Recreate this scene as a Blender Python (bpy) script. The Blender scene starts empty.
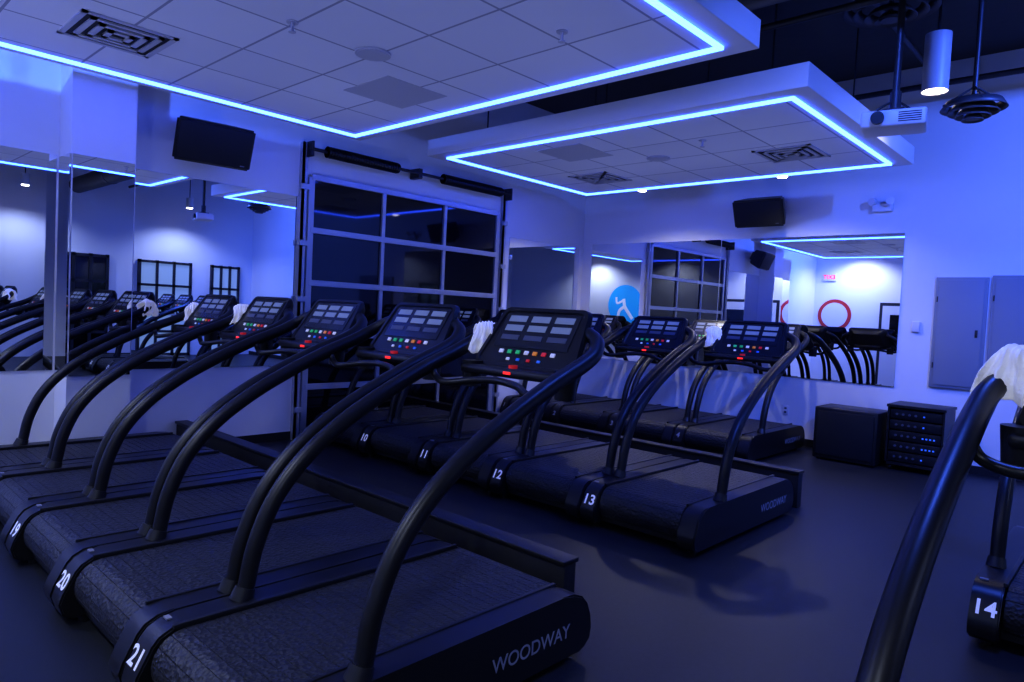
import bpy, bmesh, math, random
from mathutils import Vector, Matrix
random.seed(7)
SC=bpy.context.scene
SC.view_settings.view_transform='Standard'
try: SC.view_settings.look='Medium High Contrast'
except Exception: pass
COL=SC.collection
# ------------------------------------------------------------ materials
def mat(name,color,rough=.5,metal=0,emit=None,estr=0,spec=.5,bump=None,noise=None):
    m=bpy.data.materials.new(name); m.use_nodes=True
    nt=m.node_tree; b=nt.nodes['Principled BSDF']
    b.inputs['Base Color'].default_value=(*color,1); b.inputs['Roughness'].default_value=rough
    b.inputs['Metallic'].default_value=metal; b.inputs['Specular IOR Level'].default_value=spec
    if emit: 
        b.inputs['Emission Color'].default_value=(*emit,1); b.inputs['Emission Strength'].default_value=estr
    tc=nt.nodes.new('ShaderNodeTexCoord')
    if noise:
        sc,amt=noise
        n=nt.nodes.new('ShaderNodeTexNoise'); n.inputs['Scale'].default_value=sc; n.inputs['Detail'].default_value=6
        nt.links.new(tc.outputs['Object'],n.inputs['Vector'])
        mx=nt.nodes.new('ShaderNodeMixRGB'); mx.inputs[1].default_value=(*[c*(1-amt) for c in color],1)
        mx.inputs[2].default_value=(*[min(1,c*(1+amt)) for c in color],1)
        nt.links.new(n.outputs['Fac'],mx.inputs[0]); nt.links.new(mx.outputs[0],b.inputs['Base Color'])
    if bump:
        kind,sc,st,dist=bump
        if kind=='noise':
            t=nt.nodes.new('ShaderNodeTexNoise'); t.inputs['Scale'].default_value=sc; t.inputs['Detail'].default_value=4; o=t.outputs['Fac']
        else:
            t=nt.nodes.new('ShaderNodeTexVoronoi'); t.inputs['Scale'].default_value=sc; o=t.outputs['Distance']
        nt.links.new(tc.outputs['Object'],t.inputs['Vector'])
        bp=nt.nodes.new('ShaderNodeBump'); bp.inputs['Strength'].default_value=st; bp.inputs['Distance'].default_value=dist
        nt.links.new(o,bp.inputs['Height']); nt.links.new(bp.outputs[0],b.inputs['Normal'])
    return m
M={}
M['wall']=mat('wall_paint',(.78,.78,.8),.6,bump=('noise',60,.15,.002),noise=(2,.03))
M['floor']=mat('rubber_floor',(.020,.0215,.026),.42,spec=.35,bump=('noise',220,.35,.003),noise=(40,.35))
M['ceil']=mat('dark_ceiling',(.06,.06,.06),.9,bump=('noise',8,.3,.02))
M['mirror']=mat('mirror_glass',(.86,.88,.92),.0,1)
M['black']=mat('black_plastic',(.010,.010,.012),.42,bump=('noise',300,.12,.001))
M['satin']=mat('satin_black',(.012,.012,.014),.36,spec=.4,bump=('noise',500,.1,.0006))
M['rail']=mat('rail_black_coat',(.011,.011,.013),.38,spec=.4,bump=('noise',700,.15,.0006))
M['belt']=mat('belt_rubber',(.026,.026,.030),.5,spec=.45,bump=('voronoi',55,1,.006))
M['beam']=mat('beam_black',(.010,.010,.012),.6,noise=(20,.3))
M['disp']=mat('display_face',(.02,.022,.03),.25)
M['lcd']=mat('lcd_window',(.25,.28,.32),.3,emit=(.3,.4,.6),estr=.14)
M['lcdd']=mat('panel_grey',(.10,.11,.14),.4)
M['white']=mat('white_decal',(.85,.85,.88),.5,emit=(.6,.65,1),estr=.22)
M['greyt']=mat('grey_decal',(.30,.31,.36),.5)
M['label']=mat('label_grey',(.25,.25,.28),.5)
for n,c in dict(red=(.8,.03,.03),green=(.05,.6,.15),orange=(.9,.3,.03),pale=(.8,.8,.85),blue=(.05,.2,.8)).items():
    M[n]=mat('button_'+n,c,.4,emit=c,estr=.18)
M['ring']=mat('red_ring',(.5,.03,.03),.5)
M['redled']=mat('red_readout',(.8,.02,.02),.4,emit=(1,.03,.02),estr=1.2)
M['towel']=mat('white_towel_glow',(.95,.95,.95),.9,emit=(.9,.9,1),estr=.12,bump=('noise',160,.8,.004))  # slight emission added so the towels look brighter than their lighting
M['alu']=mat('aluminium_frame',(.50,.51,.55),.35,.5)
M['glassd']=mat('dark_night_glass',(.004,.004,.008),.04,spec=.6)
M['glassl']=mat('lit_window_glass',(.2,.25,.35),.1,emit=(.35,.55,1),estr=.35)
M['slab']=mat('white_soffit',(.75,.75,.77),.6,bump=('noise',40,.1,.002))
M['led']=mat('led_strip',(.1,.1,.3),.5,emit=(.026,.080,1.0),estr=18)
M['grille']=mat('metal_grille',(.5,.5,.53),.45,.1)
M['greytile']=mat('grey_tile',(.48,.48,.51),.7)
M['darkgap']=mat('dark_gap',(.02,.02,.025),.8)
M['lampw']=mat('downlight_lens',(1,1,1),.4,emit=(1,.93,.95),estr=14)
M['lampwarm']=mat('warm_lens',(1,1,1),.4,emit=(1,.85,.7),estr=12)
M['duct']=mat('dark_duct',(.08,.08,.085),.5,.4,noise=(5,.3))
M['pipe']=mat('dark_pipe',(.05,.05,.055),.45,.5)
M['greypanel']=mat('grey_enclosure',(.26,.28,.33),.5,noise=(3,.05))
M['proj']=mat('projector_white',(.7,.7,.74),.45)
M['cloth']=mat('speaker_cloth',(.007,.007,.008),.75,bump=('noise',400,.5,.002))
M['bluelit']=mat('blue_lit_panel',(.02,.05,.2),.3,emit=(.03,.13,1),estr=1.2)
M['cyan']=mat('blue_sign',(.02,.40,.85),.5,emit=(.02,.35,.9),estr=.25)
M['doorw']=mat('door_white',(.7,.7,.74),.45)
def tile_mat():
    m=bpy.data.materials.new('ceiling_tile'); m.use_nodes=True; nt=m.node_tree; b=nt.nodes['Principled BSDF']
    b.inputs['Roughness'].default_value=.85
    tc=nt.nodes.new('ShaderNodeTexCoord'); mp=nt.nodes.new('ShaderNodeMapping')
    nt.links.new(tc.outputs['Object'],mp.inputs[0])
    br=nt.nodes.new('ShaderNodeTexBrick'); br.offset=0; br.inputs['Scale'].default_value=1
    br.inputs['Brick Width'].default_value=.61; br.inputs['Row Height'].default_value=.61
    br.inputs['Mortar Size'].default_value=.009; br.inputs['Mortar Smooth'].default_value=.1
    br.inputs['Color1'].default_value=(.72,.72,.74,1); br.inputs['Color2'].default_value=(.79,.79,.80,1); br.inputs['Mortar'].default_value=(.34,.34,.38,1)
    nt.links.new(mp.outputs[0],br.inputs['Vector'])
    n=nt.nodes.new('ShaderNodeTexNoise'); n.inputs['Scale'].default_value=90; nt.links.new(tc.outputs['Object'],n.inputs['Vector'])
    bp=nt.nodes.new('ShaderNodeBump'); bp.inputs['Strength'].default_value=.4; bp.inputs['Distance'].default_value=.003
    nt.links.new(n.outputs['Fac'],bp.inputs['Height']); nt.links.new(bp.outputs[0],b.inputs['Normal'])
    nt.links.new(br.outputs['Color'],b.inputs['Base Color'])
    return m
M['tile']=tile_mat()
# ------------------------------------------------------------ mesh helpers
def finish(name,bm,m,parent=None,smooth=False,loc=None):
    bmesh.ops.recalc_face_normals(bm,faces=bm.faces)
    me=bpy.data.meshes.new(name); bm.to_mesh(me); bm.free()
    for mm in (m if isinstance(m,(list,tuple)) else [m]): me.materials.append(M[mm])
    if smooth:
        for p in me.polygons: p.use_smooth=True
        try: me.set_sharp_from_angle(angle=math.radians(40))
        except Exception: pass
    o=bpy.data.objects.new(name,me); COL.objects.link(o)
    if parent: o.parent=parent
    if loc: o.location=loc
    return o
def addbox(bm,lo,hi,bev=0,M4=None,mi=0):
    r=bmesh.ops.create_cube(bm,size=1)
    vs=r['verts']
    for v in vs:
        v.co=Vector([lo[i]+(v.co[i]+.5)*(hi[i]-lo[i]) for i in range(3)])
    if bev:
        es={e for v in vs for e in v.link_edges}
        rr=bmesh.ops.bevel(bm,geom=list(es),offset=bev,segments=3,affect='EDGES',profile=.5)
        vs=list({v for f in rr['faces'] for v in f.verts}|{v for v in vs if v.is_valid})
    if M4: bmesh.ops.transform(bm,matrix=M4,verts=[v for v in vs if v.is_valid])
    return vs
def box(name,lo,hi,m,parent=None,bev=0,M4=None,smooth=None):
    bm=bmesh.new(); addbox(bm,lo,hi,bev,M4); return finish(name,bm,m,parent,smooth if smooth is not None else bev>0)
def addcyl(bm,p0,p1,r,r2=None,seg=24):
    p0,p1=Vector(p0),Vector(p1); d=p1-p0
    q=Vector((0,0,1)).rotation_difference(d.normalized()).to_matrix().to_4x4()
    bmesh.ops.create_cone(bm,cap_ends=True,segments=seg,radius1=r,radius2=r if r2 is None else r2,depth=d.length,matrix=Matrix.Translation((p0+p1)/2)@q)
def cyl(name,p0,p1,r,m,parent=None,r2=None,seg=24):
    bm=bmesh.new(); addcyl(bm,p0,p1,r,r2,seg); return finish(name,bm,m,parent,True)
def smoothpath(pts,n=8):
    P=[Vector(p) for p in pts]; out=[]
    for i in range(len(P)-1):
        a=P[i-1] if i>0 else P[0]*2-P[1]; b=P[i]; c=P[i+1]; d=P[i+2] if i+2<len(P) else P[-1]*2-P[-2]
        for k in range(n):
            t=k/n; out.append(.5*((2*b)+(c-a)*t+(2*a-5*b+4*c-d)*t*t+(3*b-a-3*c+d)*t**3))
    out.append(P[-1]); return out
def addtube(bm,pts,r,seg=16,rad=None):
    rings=[]; up=None
    for i,p in enumerate(pts):
        t=(pts[min(i+1,len(pts)-1)]-pts[max(i-1,0)]).normalized()
        if up is None:
            up=Vector((1,0,0)) if abs(t.x)<.9 else Vector((0,0,1))
        up=(up-t*up.dot(t)).normalized(); s=t.cross(up)
        rr=r if rad is None else rad(i/(len(pts)-1))
        rings.append([bm.verts.new(p+(up*math.cos(a)+s*math.sin(a))*rr) for a in [2*math.pi*k/seg for k in range(seg)]])
    for a,b in zip(rings,rings[1:]):
        for k in range(seg): bm.faces.new((a[k],a[(k+1)%seg],b[(k+1)%seg],b[k]))
    bm.faces.new(rings[0][::-1]); bm.faces.new(rings[-1])
def tube(name,pts,r,m,parent=None,n=8,seg=16,rad=None):
    bm=bmesh.new(); addtube(bm,smoothpath(pts,n),r,seg,rad); return finish(name,bm,m,parent,True)
def extrude_x(bm,prof,x0,x1,bev=0):
    a=[bm.verts.new((x0,y,z)) for y,z in prof]; b=[bm.verts.new((x1,y,z)) for y,z in prof]
    n=len(prof); fs=[bm.faces.new(a[::-1]),bm.faces.new(b)]
    for i in range(n): fs.append(bm.faces.new((a[i],a[(i+1)%n],b[(i+1)%n],b[i])))
    if bev:
        es=list(fs[0].edges)+list(fs[1].edges)
        bmesh.ops.bevel(bm,geom=es,offset=bev,segments=2,affect='EDGES')
def text(name,s,size,m,parent,M4,off=.0,align='CENTER',sp=1.0):
    cu=bpy.data.curves.new(name,'FONT'); cu.body=s; cu.size=size; cu.align_x=align; cu.align_y='CENTER'; cu.extrude=.0006; cu.offset=off; cu.space_character=sp
    ob=bpy.data.objects.new(name,cu); COL.objects.link(ob)
    bpy.context.view_layer.update()
    me=bpy.data.meshes.new_from_object(ob.evaluated_get(bpy.context.evaluated_depsgraph_get()))
    bpy.data.objects.remove(ob); me.transform(M4); me.materials.clear(); me.materials.append(M[m]); me.name=name
    o=bpy.data.objects.new(name,me); COL.objects.link(o)
    if parent: o.parent=parent
    return o
def frame(o,x,y):
    x=Vector(x).normalized(); y=Vector(y).normalized(); z=x.cross(y)
    return Matrix(((x.x,y.x,z.x,o[0]),(x.y,y.y,z.y,o[1]),(x.z,y.z,z.z,o[2]),(0,0,0,1)))
def empty(name,loc,label=None,cat=None,group=None):
    e=bpy.data.objects.new(name,None); e.location=loc; COL.objects.link(e); e.empty_display_size=.1
    if label: e['label']=label; e['category']=cat
    else: e['kind']='structure'
    if group: e['group']=group
    return e
def tag(o,label,cat,group=None):
    o['label']=label; o['category']=cat
    if group: o['group']=group
    return o
def struct(o): o['kind']='structure'; return o
# ------------------------------------------------------------ room
XL,XR,YB,YR,ZC=-6.79,4.5,8.85,-1.5,4.5
struct(box('floor',(XL-.3,YR-.3,-.1),(XR+.3,YB+.3,0),'floor'))
struct(box('ceiling',(XL-.3,YR-.3,ZC),(XR+.3,YB+.3,ZC+.1),'ceil'))
struct(box('wall_left',(XL-.2,YR-.2,0),(XL,YB+.2,ZC),'wall'))
struct(box('wall_back',(XL,YB,0),(XR+.2,YB+.2,ZC),'wall'))
struct(box('wall_right',(XR,YR,0),(XR+.2,YB,ZC),'wall'))
struct(box('wall_rear',(XL,YR-.2,0),(XR+.2,YR,ZC),'wall'))
PX=-6.45
struct(box('wall_column',(XL,1.62,0),(PX,2.10,ZC),'wall'))
bb=.09
struct(box('baseboard_back',(XL,YB-.012,0),(XR,YB,bb),'beam'))
struct(box('baseboard_left',(XL,2.1,0),(XL+.012,3.85,bb),'beam'))
def mirror(lo,hi,lab):
    o=box('wall_mirror',lo,hi,'mirror'); tag(o,lab,'mirror','wall mirrors'); return o
mirror((XL,.30,.82),(XL+.012,1.60,2.62),'large frameless wall mirror on the side wall before a column')
mirror((PX,1.63,.80),(PX+.012,2.09,2.60),'narrow frameless mirror on the face of a column')
mirror((XL+.05,1.606,.80),(PX+.01,1.618,2.60),'thin mirror strip on the side of a column')
mirror((XL,2.12,.81),(XL+.012,3.82,2.62),'large frameless wall mirror beside the glass garage door')
mirror((XL,7.12,.84),(XL+.012,8.74,2.56),'frameless wall mirror between garage door and corner')
mirror((-6.60,YB-.012,.85),(-4.42,YB,2.63),'large frameless mirror panel on the back wall')
mirror((-4.41,YB-.012,.85),(-2.17,YB,2.63),'large frameless mirror panel on the back wall beside speaker boxes')
# garage door
g=empty('door_1',(XL,5.4,0))
Y0,Y1,Z1=3.95,6.84,2.85
def gb(name,lo,hi,m,bev=0):
    lo=(lo[0],lo[1]-5.4,lo[2]); hi=(hi[0],hi[1]-5.4,hi[2]); return box(name,lo,hi,m,g,bev)
gb('glass_pane',(.004,Y0,.03),(.02,Y1,Z1),'glassd')
bm=bmesh.new()
ys=[Y0,4.91,5.87,Y1]
for i,y in enumerate(ys):
    w=.024 if i in(1,2) else .035
    addbox(bm,(.012,y-w-5.4,.0),(.05,y+w-5.4,Z1),.004)
for k in range(6):
    z=k*Z1/5
    w=.032
    addbox(bm,(.012,Y0-5.4,max(0,z-w)),(.056,Y1-5.4,z+w),.004)
finish('door_frame',bm,'alu',g)
for y in (Y0-.1,Y1+.1):
    bm=bmesh.new()
    addbox(bm,(.0,y-.03-5.4,0),(.07,y-5.4,3.2)); addbox(bm,(.055,y-.03-5.4,0),(.07,y+.03-5.4,3.2))
    for k in range(5): addbox(bm,(.03,y-.045-5.4,.3+k*.6),(.08,y+.05-5.4,.36+k*.6),.004)
    finish('door_track',bm,'alu',g)
for (a,b) in ((4.05,5.0),(5.7,6.75)):
    bm=bmesh.new(); addcyl(bm,(.16,a-5.4,3.12),(.16,b-5.4,3.12),.055)
    for k in range(28):
        y=a+(b-a)*k/28; addcyl(bm,(.16,y-5.4,3.12),(.16,y+.012-5.4,3.12),.062)
    finish('torsion_spring',bm,'black',g,True)
bm=bmesh.new(); addcyl(bm,(.16,3.85-5.4,3.12),(.16,6.95-5.4,3.12),.018); addbox(bm,(0,5.3-5.4,3.06),(.18,5.36-5.4,3.18),.01)
for y in (3.87,6.93): addbox(bm,(0,y-.01-5.4,3.04),(.19,y+.01-5.4,3.2))
finish('spring_shaft',bm,'pipe',g,True)
# ------------------------------------------------------------ ceiling panels
def panel(x0,x1,y0,y1,zp,label,open_rear=False):
    ins=.17; th=.18; cx,cy=(x0+x1)/2,(y0+y1)/2
    e=empty('ceiling_panel',(cx,cy,zp),label,'ceiling panel','suspended ceiling panels with blue LED strips')
    X0,X1,Y0_,Y1_=x0-cx,x1-cx,y0-cy,y1-cy
    box('slab',(X0-ins,Y0_-ins,.004),(X1+ins,Y1_+ins,th),'slab',e,.006)
    bm=bmesh.new(); addbox(bm,(X0+.03,Y0_+.03,0),(X1-.03,Y1_-.03,.006)); finish('tile_field',bm,'tile',e)
    bm=bmesh.new(); w=.014; zz=(-.018,.006)
    addbox(bm,(X0-w,Y0_-w,zz[0]),(X1+w,Y0_+w,zz[1])); addbox(bm,(X0-w,Y1_-w,zz[0]),(X1+w,Y1_+w,zz[1]))
    addbox(bm,(X0-w,Y0_+w,zz[0]),(X0+w,Y1_-w,zz[1])); addbox(bm,(X1-w,Y0_+w,zz[0]),(X1+w,Y1_-w,zz[1]))
    finish('led_strip',bm,'led',e)
    for sx in (X0+.3,0,X1-.3):
        for sy in (Y0_+.3,Y1_-.3):
            cyl('hanger_rod',(sx,sy,th),(sx,sy,ZC-zp),.008,'pipe',e,seg=8)
    return e,cx,cy
def vent(e,cx,cy,x,y,w=.28,d=.28):
    x-=cx;y-=cy
    bm=bmesh.new(); 
    for i,s in enumerate((1.0,.76,.52,.28)):
        a,b=w*s,d*s; t=.034
        z0,z1=-.010-.003*i,.0
        addbox(bm,(x-a,y-b,z0),(x+a,y-b+t,z1)); addbox(bm,(x-a,y+b-t,z0),(x+a,y+b,z1)); addbox(bm,(x-a,y-b,z0),(x-a+t,y+b,z1)); addbox(bm,(x+a-t,y-b,z0),(x+a,y+b,z1))
    v=finish('air_vent',bm,'grille',e)
    box('vent_core',(x-w+.02,y-d+.02,-.004),(x+w-.02,y+d-.02,.0),'darkgap',e)
def cspeaker(e,cx,cy,x,y,r=.12):
    x-=cx;y-=cy
    bm=bmesh.new(); addcyl(bm,(x,y,-.012),(x,y,0),r); addcyl(bm,(x,y,-.016),(x,y,-.01),r*.86); finish('ceiling_speaker',bm,'grille',e,True)
def sprinkler(e,cx,cy,x,y):
    x-=cx;y-=cy
    bm=bmesh.new(); addcyl(bm,(x,y,-.008),(x,y,0),.035); addcyl(bm,(x,y,-.06),(x,y,0),.01,seg=10); addcyl(bm,(x,y,-.064),(x,y,-.058),.022); finish('sprinkler',bm,'grille',e,True)
def spot(e,loc,power,color,ang=120,size=.05):
    l=bpy.data.lights.new('spot_lamp','SPOT'); l.energy=power; l.color=color; l.spot_size=math.radians(ang); l.spot_blend=.6; l.shadow_soft_size=size
    o=bpy.data.objects.new('spot_lamp',l); COL.objects.link(o); o.location=loc
    if e: o.parent=e
    return o
def downlight(e,cx,cy,x,y,power=40,color=(.9,.85,1)):
    x-=cx;y-=cy
    bm=bmesh.new(); 
    bmesh.ops.create_cone(bm,cap_ends=False,segments=24,radius1=.06,radius2=.045,depth=.014,matrix=Matrix.Translation((x,y,-.004)))
    finish('downlight_ring',bm,'grille',e,True)
    cyl('downlight_lens',(x,y,-.016),(x,y,.004),.05,'lampw',e)
    spot(e,(x,y,-.03),power,color,150)
PZ=3.187
e1,cx,cy=panel(-5.97,-2.06,.35,3.955,PZ,'white tiled suspended ceiling panel edged with glowing blue LED strip')
vent(e1,cx,cy,-5.09,1.53); cspeaker(e1,cx,cy,-3.95,2.73); sprinkler(e1,cx,cy,-3.93,2.13); sprinkler(e1,cx,cy,-2.7,3.2)
box('grey_tile',(-4.52-.29-cx,3.35-.29-cy,-.003),(-4.52+.29-cx,3.35+.29-cy,0),'greytile',e1)
e2,cx,cy=panel(-5.895,-2.07,5.13,7.69,PZ,'white tiled suspended ceiling panel with LED border near mirrored wall')
vent(e2,cx,cy,-2.72,6.79); vent(e2,cx,cy,-5.07,6.87); cspeaker(e2,cx,cy,-3.92,6.31); sprinkler(e2,cx,cy,-3.2,5.9)
box('grey_tile',(-4.54-.29-cx,5.68-.29-cy,-.003),(-4.54+.29-cx,5.68+.29-cy,0),'greytile',e2)
downlight(e2,cx,cy,-5.05,7.78,80,(1,.95,.92)); downlight(e2,cx,cy,-3.2,7.78,65,(1,.95,.92))
# ------------------------------------------------------------ treadmill
W=.91; HW=W/2-.004; L=1.64
def build_treadmill():
    root=bpy.data.objects.new('treadmill',None); COL.objects.link(root); root.empty_display_size=.2
    prof=[(.05,.035),(.015,.06),(.0,.11),(.012,.15),(.06,.245),(.085,.275),(.13,.298),(.19,.305),(1.42,.305),(1.50,.298),(1.56,.275),(1.60,.235),(1.625,.18),(1.635,.12),(1.625,.07),(1.59,.04),(1.55,.035)]
    bm=bmesh.new()
    extrude_x(bm,prof,-HW,-.325,.008); extrude_x(bm,prof,.325,HW,.008)
    addbox(bm,(-.33,.10,.05),(.33,1.54,.24))
    finish('deck_frame',bm,'satin',root,True)
    for s in (-1,1):
        box('deck_trim',(s*.325-.009,.13,.29),(s*.325+.009,1.51,.311),'black',root,.003)
    pts=[]; r=.118; za,zb=.292,.292-2*r; y0,y1=.172,1.50; pitch=.052
    straight=y1-y0; arc=math.pi*r; total=2*straight+2*arc; n=int(total/pitch)
    def path(s):
        s%=total
        if s<straight: return (y0+s,za),(0,1)
        s-=straight
        if s<arc:
            a=s/r; return (y1+r*math.sin(a),za-r+r*math.cos(a)),(math.sin(a),math.cos(a))
        s-=arc
        if s<straight: return (y1-s,zb),(0,-1)
        s-=straight; a=s/r; return (y0-r*math.sin(a),zb+r-r*math.cos(a)),(-math.sin(a),-math.cos(a))
    loop=[]
    for i in range(n):
        for f,dep in ((0.0,0),(.45,0),(.93,0),(.945,.005),(.985,.005)):
            (y,z),(ny,nz)=path((i+f)*total/n); loop.append((y-ny*dep,z-nz*dep))
    bm=bmesh.new()
    a=[bm.verts.new((-.314,y,z)) for y,z in loop]; b=[bm.verts.new((.314,y,z)) for y,z in loop]
    for i in range(len(loop)): bm.faces.new((a[i],a[(i+1)%len(loop)],b[(i+1)%len(loop)],b[i]))
    finish('running_belt',bm,'belt',root)
    for sx in (-.38,.38):
        for y in (.12,1.5):
            cyl('foot',(sx,y,0),(sx,y,.04),.03,'black',root,seg=16)
    rp=[(.43,.27),(.445,.36),(.48,.52),(.56,.695),(.695,.85),(.88,.985),(1.10,1.105),(1.34,1.215),(1.52,1.285)]
    for s in (-1,1):
        pts=[(s*.405,y,z) for y,z in rp]+[(s*.395,1.62,1.335),(s*.35,1.69,1.385),(s*.27,1.72,1.42)]
        tube('handrail',pts,.035,'rail',root,n=6,seg=16,rad=lambda t:.033+.004*math.sin(t*3.1))
        bm=bmesh.new(); addcyl(bm,(s*.405,.423,.295),(s*.405,.44,.345),.048,.040); finish('rail_socket',bm,'black',root,True)
    hp=[(-.40,1.36,1.22),(-.36,1.36,1.165),(-.26,1.34,1.15),(-.14,1.40,1.17),(0,1.42,1.18),(.14,1.40,1.17),(.26,1.34,1.15),(.36,1.36,1.165),(.40,1.36,1.22)]
    tube('cross_handle',hp,.017,'rail',root,n=6,seg=12)
    al=math.radians(58); O=Vector((0,1.66,1.375)); U=Vector((1,0,0)); V=Vector((0,math.cos(al),math.sin(al))); F=frame(O,U,V)
    def rr(w0,w1,h0,h1,r):
        pts=[]
        for (x,y,a0) in ((w0-r,h0+r,-90),(w1-r,h1-r,0),(-(w1-r),h1-r,90),(-(w0-r),h0+r,180)):
            for k in range(6):
                a=math.radians(a0+90*k/5); pts.append((x+r*math.cos(a),y+r*math.sin(a)))
        return pts
    bm=bmesh.new()
    secs=[(rr(.24,.22,-.12,.12,.05),-.10),(rr(.30,.26,-.165,.165,.06),-.055),(rr(.325,.285,-.18,.178,.05),-.01),(rr(.315,.275,-.172,.17,.045),.012),(rr(.295,.255,-.155,.152,.03),.012),(rr(.29,.25,-.15,.147,.03),.004)]
    rings=[[bm.verts.new(F@Vector((x,y,z))) for x,y in s] for s,z in secs]
    for a,b in zip(rings,rings[1:]):
        for k in range(len(a)): bm.faces.new((a[k],a[(k+1)%len(a)],b[(k+1)%len(a)],b[k]))
    bm.faces.new(rings[0][::-1]); bm.faces.new(rings[-1])
    c=finish('console',bm,'satin',root,True)
    def onface(name,x0,y0,x1,y1,z,m,par,bev=.0):
        return box(name,(x0,y0,.004),(x1,y1,z),m,par,bev,M4=F)
    onface('display_face',-.235,-.06,.235,.135,.008,'disp',c)
    for row,(yy,hh) in enumerate(((.088,.034),(.034,.034),(-.018,.028))):
        for ccol in range(3):
            x=-.15+ccol*.15
            onface('readout',x-.058,yy,x+.058,yy+hh,.0105,'lcd' if row<2 else 'lcdd',c)
    cols=['pale','green','green','pale','orange','red','pale']
    for i,cn in enumerate(cols):
        x=-.165+i*.055
        onface('button',x-.013,-.095,x+.013,-.075,.012,cn,c,.002)
    for i,cn in enumerate(['pale','blue','red','blue']):
        x=-.10+i*.066
        onface('button',x-.010,-.133,x+.010,-.119,.012,cn,c,.002)
    bm=bmesh.new()
    addbox(bm,(-.33,1.48,1.19),(.33,1.62,1.235),.018)
    for s in (-1,1):
        addcyl(bm,(s*.30,1.545,1.12),(s*.30,1.545,1.25),.045,.055,24)
    finish('cup_tray',bm,'black',root,True)
    bm=bmesh.new(); addbox(bm,(-.2,1.60,1.20),(.2,1.70,1.27),.02); finish('console_neck',bm,'black',root,True)
    box('red_readout',(-.022,1.476,1.208),(.022,1.481,1.22),'redled',root)
    cyl('stop_button',(.0,1.52,1.235),(.0,1.52,1.25),.022,'red',root)
    return root
proto=build_treadmill()
bpy.context.view_layer.update()
def copytree(o,parent=None):
    n=o.copy(); COL.objects.link(n)
    if parent: n.parent=parent
    for c in o.children: copytree(c,n)
    return n
R1,R2,R3=.855,3.925,7.0
GR='treadmills in rows'
rearM=lambda x: frame((x,.034-.0035,.1955),(1,0,0),(0,.048,.095))
tm=[]; T={}
P=[]
for i in range(5): P.append((21-i,-2.655-i*.916,R1,i==0))
for i in range(5): P.append((13-i,-2.93-i*.916,R2,i==0))
for i in range(4): P.append((4-i,-3.965-i*.916,R3,i==0))
for i in range(3): P.append((14+i,-.58+i*.916,R2,False))
for i in range(3): P.append((22+i,-.41+i*.916,R1,False))
def place(n,xleft,y,endlabel,first):
    t=proto if first else copytree(proto)
    t.location=(xleft+W/2,y,0)
    t['label']='black commercial treadmill with curved handrails, white number %d on deck'%n
    t['category']='treadmill'; t['group']=GR
    tm.append((t,n,endlabel)); return t
for k,(n,x,y,e) in enumerate(P):
    if k>0: T[n]=place(n,x,y,e,False)
n,x,y,e=P[0]; T[n]=place(n,x,y,e,True)
for t,n,e in tm:
    text('number_decal',str(n),.10 if n>4 else .08,'white' if n>4 else 'greyt',t,rearM(-HW+.062),.0022,sp=1.06)
    if e:
        text('brand_lettering','WOODWAY',.082,'greyt',t,frame((HW+.0012,1.235,.15),(0,1,0),(0,0,1)),.0005,sp=1.0)
    box('rating_label',(-HW+.02,.135,.300),(-HW+.055,.155,.3065),'label',t)
# towels
def towel(name,loc,rotz,w=.16,drop=.11,r=.05,label='white towel draped over a treadmill handrail end',seed=0,tilt=0):
    rnd=random.Random(seed); bm=bmesh.new(); nx,nt=24,36; ph=[rnd.uniform(0,6) for _ in range(6)]
    V=[]
    tot=2*drop+math.pi*r
    for j in range(nt+1):
        s=j/nt*tot
        if s<drop: y,z,ny,nz=-r,-(drop-s),-1,0
        elif s<drop+math.pi*r:
            a=(s-drop)/r; y,z,ny,nz=-r*math.cos(a),r*math.sin(a),-math.cos(a),math.sin(a)
        else: y,z,ny,nz=r,-(s-drop-math.pi*r),1,0
        row=[]
        for i in range(nx+1):
            u=(i/nx-.5)
            hang=abs(j/nt-.5)*2
            x=u*w*(.62+.5*hang+.08*math.sin(j*.35+ph[0]))
            d=.014*math.sin(i*.9+ph[1]+j*.08)*hang+.007*math.sin(i*1.9+ph[2]-j*.25)+.005*math.sin(j*.7+ph[3]+i*.3)
            d=d+.012
            zz=z-.03*(abs(u)*2)**2*(1-hang)+(.018*math.sin(i*.35+ph[4]) if j in(0,nt) else 0)
            row.append(bm.verts.new((x,y+ny*d,zz+nz*d)))
        V.append(row)
    for j in range(nt):
        for i in range(nx): bm.faces.new((V[j][i],V[j][i+1],V[j+1][i+1],V[j+1][i]))
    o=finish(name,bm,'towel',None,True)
    m=o.modifiers.new('s','SOLIDIFY'); m.thickness=.014; m.offset=1
    m=o.modifiers.new('ss','SUBSURF'); m.levels=1; m.render_levels=1
    o.location=loc; o.rotation_euler=(tilt,0,rotz); tag(o,label,'towel','white towels on treadmills'); return o
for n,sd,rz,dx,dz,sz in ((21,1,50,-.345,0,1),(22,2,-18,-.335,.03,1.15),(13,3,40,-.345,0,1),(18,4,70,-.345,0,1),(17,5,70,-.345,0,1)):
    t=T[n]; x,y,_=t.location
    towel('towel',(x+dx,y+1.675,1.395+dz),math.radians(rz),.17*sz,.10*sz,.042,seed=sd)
# ------------------------------------------------------------ floor beams
for (x0,x1,y) in ((XL+.02,-2.02,R1+1.76),(XL+.02,-2.07,R2+1.83)):
    e=empty('cable_beam',((x0+x1)/2,y+.05,0),'long low black cable beam in front of treadmills','cable cover','low black beams before treadmill rows')
    h=(x1-x0)/2
    box('beam_body',(-h,-.045,0),(h,.045,.28),'beam',e,.004)
    box('beam_cap',(-h-.004,-.06,.28),(h+.006,.06,.305),'black',e,.005)
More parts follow.
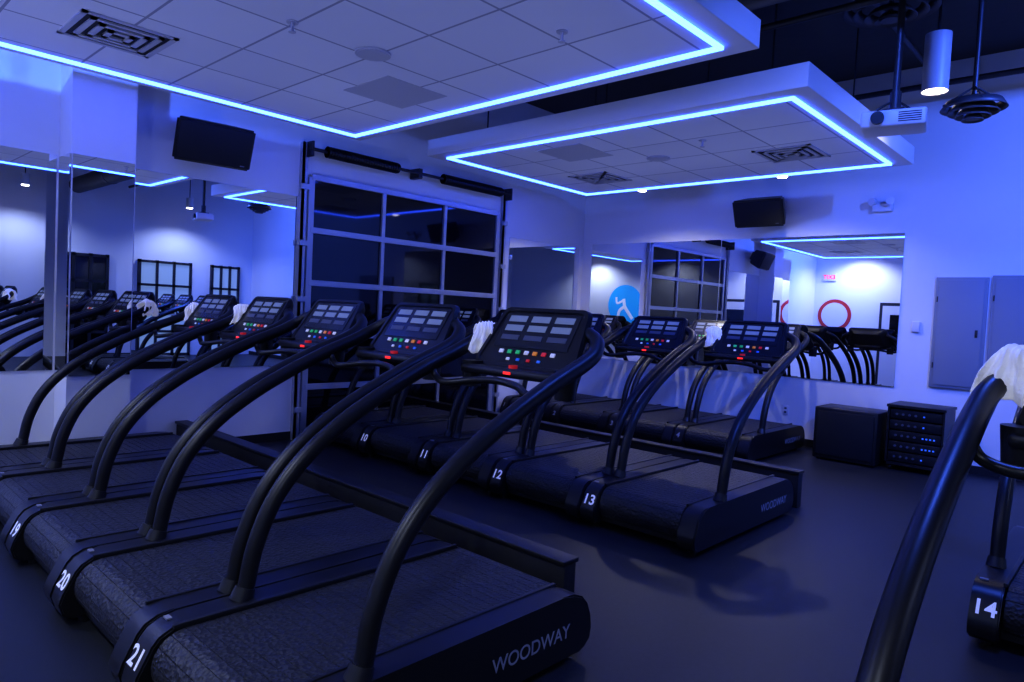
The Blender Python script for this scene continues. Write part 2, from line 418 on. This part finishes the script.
# ------------------------------------------------------------ speakers
def wall_speaker(M4,label,w=.62,h=.34):
    e=empty('wall_speaker',M4.translation,label,'speaker','black wall speakers')
    R=M4.to_3x3().to_4x4()
    bm=bmesh.new()
    f=[(-w/2,-h/2),(w/2,-h/2),(w/2,h/2),(-w/2,h/2)]
    a=[bm.verts.new((x,y,.30)) for x,y in f]; b=[bm.verts.new((x*.72,y*.8,.02)) for x,y in f]
    bm.faces.new(a); bm.faces.new(b[::-1])
    for k in range(4): bm.faces.new((a[k],b[k],b[(k+1)%4],a[(k+1)%4]))
    bmesh.ops.bevel(bm,geom=list(bm.edges),offset=.02,segments=3,affect='EDGES')
    bmesh.ops.transform(bm,matrix=R,verts=bm.verts); finish('cabinet',bm,'black',e,True)
    box('speaker_grille',(-w/2+.025,-h/2+.025,.298),(w/2-.025,h/2-.025,.308),'cloth',e,.008,M4=R)
    box('brand_plate',(w/2-.11,-h/2+.04,.307),(w/2-.07,-h/2+.05,.311),'lcdd',e,M4=R)
    bm=bmesh.new(); addbox(bm,(-.05,-.09,-.08),(.05,.09,.04)); bmesh.ops.transform(bm,matrix=R,verts=bm.verts); finish('bracket',bm,'pipe',e)
    return e
def lookframe(o,n,roll=0):
    n=Vector(n).normalized(); x=Vector((0,0,1)).cross(n).normalized(); y=n.cross(x); return frame(o,x,y)
wall_speaker(lookframe((XL+.16,2.76,3.0),(1,-.1,-.42)),'black wedge loudspeaker tilted down above side wall mirror',.70,.39)
wall_speaker(lookframe((-3.74,YB-.17,3.0),(.0,-1,-.42)),'black wedge loudspeaker mounted above the back wall mirror',.66,.36)
# ------------------------------------------------------------ emergency light
e=empty('emergency_light',(-2.42,YB-.002,2.93),'white twin-head emergency light on the back wall','emergency light')
box('housing',(-.11,-.06,-.05),(.11,0,.05),'proj',e,.012)
for s in (-1,1):
    cyl('lamp_head',(s*.08,-.06,.07),(s*.10,-.13,.06),.035,'proj',e,.045)
# ------------------------------------------------------------ electrical enclosures
for (x0,x1,z0,z1,lab) in ((-1.82,-1.33,.90,2.12,'grey steel electrical enclosure flush on back wall'),(-1.30,-.62,.93,2.14,'wide grey steel electrical enclosure on back wall'),):
    e=empty('electrical_panel',((x0+x1)/2,YB-.003,(z0+z1)/2),lab,'electrical panel','grey electrical panels')
    w=(x1-x0)/2; h=(z1-z0)/2
    box('enclosure',(-w,-.03,-h),(w,0,h),'greypanel',e,.004)
    box('panel_door',(-w+.03,-.042,-h+.03),(w-.03,-.03,h-.03),'greypanel',e,.004)
    box('latch',(w-.09,-.052,-.04),(w-.065,-.042,.04),'pipe',e,.003)
    for zz in (-h*.6,h*.6): box('hinge',(-w+.02,-.048,zz-.03),(-w+.032,-.04,zz+.03),'pipe',e)
e=tag(box('thermostat',(-2.03,YB-.03,1.5),(-1.95,YB,1.62),'proj',None,.006),'small white thermostat on the back wall','thermostat')
for x in (-3.4,-4.6,-2.9):
    o=empty('wall_outlet',(x,YB,.42),'white wall outlet plate under the mirror','outlet','wall outlets')
    box('cover_plate',(-.04,-.008,-.06),(.04,0,.06),'proj',o,.003)
    for z in (-.025,.025): box('socket',(-.015,-.011,z-.012),(.015,-.007,z+.012),'lcdd',o,.002)
# ------------------------------------------------------------ subwoofer and rack
e=empty('subwoofer',(-2.46,8.38,0),'black square subwoofer cabinet on floor against wall','speaker')
box('cabinet',(-.33,-.25,.02),(.33,.25,.60),'black',e,.012)
box('speaker_grille',(-.30,-.262,.06),(.30,-.25,.56),'cloth',e,.01)
for sx in(-.27,.27):
    for sy in (-.2,.2): cyl('foot',(sx,sy,0),(sx,sy,.025),.025,'black',e)
e=empty('amplifier_rack',(-1.80,8.50,0),'black audio equipment rack with blue indicator lights','equipment rack')
bm=bmesh.new()
for sx in (-.27,.25):
    addbox(bm,(sx,-.25,.06),(sx+.02,.25,.70))
addbox(bm,(-.28,-.26,.68),(.28,.26,.71),.004); addbox(bm,(-.27,-.25,.06),(.27,.25,.09)); addbox(bm,(-.26,.22,.08),(.26,.24,.69))
finish('rack_frame',bm,'black',e)
for k in range(5):
    z=.10+k*.115
    u=box('rack_unit',(-.245,-.235,z),(.245,.15,z+.10),'satin',e,.004)
    for j in range(4): cyl('knob',(-.18+j*.06,-.25,z+.05),(-.18+j*.06,-.233,z+.05),.012,'lcdd',u,seg=12)
    for j in range(4 if k in(1,2) else 1): box('status_light',(.07+j*.035,-.239,z+.04),(.085+j*.035,-.234,z+.055),'bluelit',u)
for sx in (-.22,.22):
    for sy in (-.2,.2):
        bm=bmesh.new(); addcyl(bm,(sx-.012,sy,.03),(sx+.012,sy,.03),.03); addbox(bm,(sx-.02,sy-.02,.04),(sx+.02,sy+.02,.065)); finish('caster',bm,'black',e,True)
# ------------------------------------------------------------ projector on pole
px,py,pz=-1.36,5.07,2.88
e=empty('projector',(px,py,pz),'white ceiling projector hanging from a dark pole','projector')
Rz=Matrix.Rotation(math.radians(12),4,'Z')
box('body',(-.19,-.14,-.055),(.19,.14,.055),'proj',e,.018,M4=Rz)
bm=bmesh.new(); addcyl(bm,(-.09,-.17,0),(-.09,-.12,0),.04); bmesh.ops.transform(bm,matrix=Rz,verts=bm.verts); finish('lens',bm,'black',e,True)
for k in range(5): box('vent_slot',(.03,-.143,-.03+k*.014),(.16,-.139,-.024+k*.014),'darkgap',e,M4=Rz)
cyl('ceiling_pole',(0,0,.14),(0,0,ZC-pz),.022,'pipe',e)
bm=bmesh.new(); addbox(bm,(-.07,-.07,.06),(.07,.07,.08)); 
for s in (-1,1): addtube(bm,smoothpath([(s*.12,s*.08,.05),(s*.07,s*.05,.10),(0,0,.15)],4),.008,8)
addcyl(bm,(0,0,.08),(0,0,.2),.035); finish('mount',bm,'pipe',e,True)
def pendant(x,y,z0,z1,r,label,power=25):
    e=empty('cylinder_light',(x,y,z0),label,'ceiling light','white cylinder ceiling lights')
    bm=bmesh.new(); h=z1-z0
    addcyl(bm,(0,0,0.02),(0,0,h),r); 
    bmesh.ops.create_cone(bm,cap_ends=False,segments=24,radius1=r,radius2=r,depth=.03,matrix=Matrix.Translation((0,0,.005)))
    finish('shade',bm,'grille',e,True)
    cyl('lens',(0,0,.008),(0,0,.019),r*.8,'lampwarm',e)
    cyl('stem',(0,0,h),(0,0,ZC-z0),.012,'pipe',e,seg=10)
    spot(e,(0,0,-.02),power,(1,.88,.78),120)
    return e
pendant(-1.50,6.7,3.55,4.02,.10,'white cylindrical pendant downlight glowing warm below dark ceiling',30)
def diffuser(x,y,z,r,label):
    e=empty('round_diffuser',(x,y,z),label,'air diffuser','round dark air diffusers')
    for i,(rr,dz) in enumerate(((1,0),(.78,-.03),(.55,-.06),(.32,-.09))):
        bm=bmesh.new()
        bmesh.ops.create_cone(bm,cap_ends=False,segments=36,radius1=r*rr,radius2=r*(rr-.17),depth=.06,matrix=Matrix.Translation((0,0,dz)))
        o=finish('cone_ring',bm,'duct',e,True); m=o.modifiers.new('s','SOLIDIFY'); m.thickness=.006
    cyl('centre_disc',(0,0,-.11),(0,0,-.1),r*.2,'duct',e)
    cyl('drop_rod',(0,0,-.1),(0,0,ZC-z),.018,'pipe',e)
    for a in range(4):
        c,s=math.cos(a*math.pi/2+.4),math.sin(a*math.pi/2+.4)
        cyl('support_arm',(0,0,.14),(c*r*.92,s*r*.92,0),.008,'pipe',e,seg=8)
diffuser(-1.62,5.75,3.95,.33,'round dark ceiling air diffuser hanging from open ceiling')
diffuser(-1.12,6.2,3.24,.22,'small round dark air diffuser on a drop rod')
def duct(name,pts,r,label,m='duct',rib=True):
    P=[Vector(p) for p in pts]; c=P[0].copy(); e=empty(name,c,label,'duct' if m=='duct' else 'pipe','exposed ceiling ducts and pipes')
    L_=smoothpath([p-c for p in P],8)
    bm=bmesh.new(); addtube(bm,L_,r,20); finish('duct_body' if m=='duct' else 'pipe_body',bm,m,e,True)
    if rib:
        for i in range(2,len(L_)-1,3):
            t=(L_[i+1]-L_[i-1]).normalized(); cyl('duct_collar',L_[i]-t*.012,L_[i]+t*.012,r*1.05,m,e)
duct('round_duct',[(-6.79,4.55,3.8),(-4.8,4.55,3.8),(-3,4.5,3.8),(-1.0,4.5,3.8),(4.5,4.5,3.8)],.17,'round dark ventilation duct below the ceiling')
duct('round_duct',[(.2,8.4,4.22),(.2,6,4.22),(.2,3,4.22),(.2,0,4.22)],.22,'large round dark duct along open ceiling')
duct('ceiling_pipe',[(-6.7,4.9,3.65),(-3,4.9,3.65),(2.5,4.9,3.65)],.025,'thin dark sprinkler pipe across ceiling','pipe',False)
duct('ceiling_pipe',[(-6.7,8.3,4.1),(-3,8.3,4.1),(3.5,8.3,4.1)],.03,'dark pipe along back wall','pipe',False)
duct('ceiling_pipe',[(-1.9,8.5,4.25),(-1.9,4,4.25),(-1.9,0,4.25)],.025,'dark conduit along the ceiling','pipe',False)
# ------------------------------------------------------------ rear wall features (seen in mirrors)
e=empty('exit_sign',(-6.43,YR,2.84),'exit sign with red lettering above a door','exit sign')
box('sign_box',(-.17,0,-.1),(.17,.04,.1),'proj',e,.006)
text('exit_lettering','EXIT',.15,'redled',e,frame((0,.042,0),(-1,0,0),(0,0,1)),.003)
e=empty('round_wall_sign',(-6.25,YR,1.84),'round grey sign with red ring on wall','wall sign')
bm=bmesh.new(); addcyl(bm,(0,0,0),(0,.02,0),.42,seg=48); finish('ring',bm,'ring',e,True)
cyl('disc',(0,.018,0),(0,.026,0),.33,'proj',e,seg=48)
e=empty('round_blue_sign',(-.7,YR,1.92),'round blue wall sign with white figure','wall sign')
cyl('disc',(0,0,0),(0,.02,0),.66,'cyan',e,seg=64)
bm=bmesh.new(); y=.024
addcyl(bm,(0.05,.019,.3),(0.05,.026,.3),.1)
addtube(bm,smoothpath([(.05,y,.2),(.0,y,-.05),(-.15,y,-.25),(-.32,y,-.45)],4),.06,8)
addtube(bm,smoothpath([(.0,y,-.05),(.2,y,-.2),(.25,y,-.45)],4),.055,8)
addtube(bm,smoothpath([(.05,y,.15),(.3,y,.05),(.35,y,.25)],4),.04,8)
for v in bm.verts: v.co.y=.019+(v.co.y-.019)*.1
finish('white_figure',bm,'white',e)
d=empty('door_2',(-4.6,YR,0))
box('door_frame',(-.55,0,0),(.55,.05,2.2),'pipe',d); box('door_leaf',(-.48,.03,.02),(.48,.06,2.12),'doorw',d); box('door_window',(-.3,.058,1.0),(.3,.065,1.9),'glassd',d); cyl('door_handle',(.4,.06,1.0),(.4,.11,1.0),.02,'alu',d)
for i,(yy,w) in enumerate(((6.6,.6),(4.6,.5),(2.4,.6),(8.1,.35))):
    d=empty('door_%d'%(3+i),(XR,yy,0))
    box('door_glass',(-.05,-w,.03),(-.03,w,2.3),'glassl' if i!=1 else 'glassd',d); box('push_bar',(-.13,-w+.1,1.0),(-.10,w-.1,1.04),'alu',d)
    bm=bmesh.new()
    for k in range(4):
        y=-w+2*w*k/3; addbox(bm,(-.09,y-.03,0),(0,y+.03,2.34))
    for k in range(5):
        z=.03+2.27*k/4; addbox(bm,(-.09,-w-.03,max(0,z-.03)),(0,w+.03,z+.03))
    finish('door_frame',bm,'pipe',d)
def fill_light(x,y,power,color=(.85,.85,1)):  # fixtures added out of view to brighten the rear and right of the room
    e=empty('fill_ceiling_light',(x,y,3.6),'added white cylinder fill light on stem','ceiling light','added ceiling fill lights out of view')
    bm=bmesh.new(); addcyl(bm,(0,0,.02),(0,0,.25),.08); finish('shade',bm,'proj',e,True); cyl('lens',(0,0,.005),(0,0,.02),.065,'lampw',e); cyl('stem',(0,0,.25),(0,0,ZC-3.6),.01,'pipe',e,seg=8)
    spot(e,(0,0,-.02),power,color,140)
for x in (-5.6,-2.6,.4): fill_light(x,-.8,170,(.66,.74,1))
fill_light(3.6,3.5,130,(.45,.55,1)); fill_light(3.6,6.8,130,(.45,.55,1))
def flood(x,y,z,power,color,dirv,ang=150):  # added blue fill for the walls, in an invented housing
    e=empty('fill_lamp',(x,y,z),'added small black fill lamp with blue light','flood lamp','added blue fill lamps')
    q=Vector((0,0,-1)).rotation_difference(Vector(dirv).normalized()); R=q.to_matrix().to_4x4()
    bm=bmesh.new(); addcyl(bm,(0,0,.0),(0,0,.12),.05); bmesh.ops.transform(bm,matrix=R,verts=bm.verts); finish('lamp_housing',bm,'black',e,True)
    cyl('stem',(0,0,.05),(0,0,ZC-z),.01,'pipe',e,seg=8)
    o=spot(e,Vector(dirv).normalized()*.02,power,color,ang,.06); o.rotation_euler=q.to_euler()
BL=(.06,.15,1)
flood(-.6,3.2,4.0,360,BL,(.15,.5,-.9))
flood(1.0,5.2,4.0,900,BL,(-.2,.8,-.5))
flood(-4.6,.0,3.9,620,BL,(-.7,.3,-.6))
for (x,y,p) in ((-5.2,1.2,15),(-2.9,1.2,16),(-5.0,3.4,16),(-2.6,3.4,16),(-4.8,6.4,16),(-2.8,6.4,16),(-.6,6.6,12)):  # added upward fill without any fixture, lifts the ceiling tiles
    o=spot(None,(x,y,1.62),p,(.36,.43,1),165,0.0); o.name='fill_uplight'; o.data.spot_blend=.3; o.rotation_euler=(math.pi,0,0)
# ------------------------------------------------------------ world + camera
w=bpy.data.worlds.new('w'); SC.world=w; w.use_nodes=True; w.node_tree.nodes['Background'].inputs[0].default_value=(.01,.012,.05,1)
f=688.3; yaw,pit,rol=map(math.radians,(43.0,2.402,2.83))
Fv=Vector((-math.sin(yaw)*math.cos(pit),math.cos(yaw)*math.cos(pit),-math.sin(pit)))
R=Vector((math.cos(yaw),math.sin(yaw),0)); U=R.cross(Fv)
R2_=R*math.cos(rol)+U*math.sin(rol); U2=-R*math.sin(rol)+U*math.cos(rol)
cam=bpy.data.cameras.new('camera'); cam.sensor_width=36; cam.lens=f/1024*36; cam.clip_start=.05
co=bpy.data.objects.new('camera',cam); COL.objects.link(co)
co.matrix_world=Matrix(((R2_.x,U2.x,-Fv.x,0),(R2_.y,U2.y,-Fv.y,0),(R2_.z,U2.z,-Fv.z,1.5),(0,0,0,1))); SC.camera=co
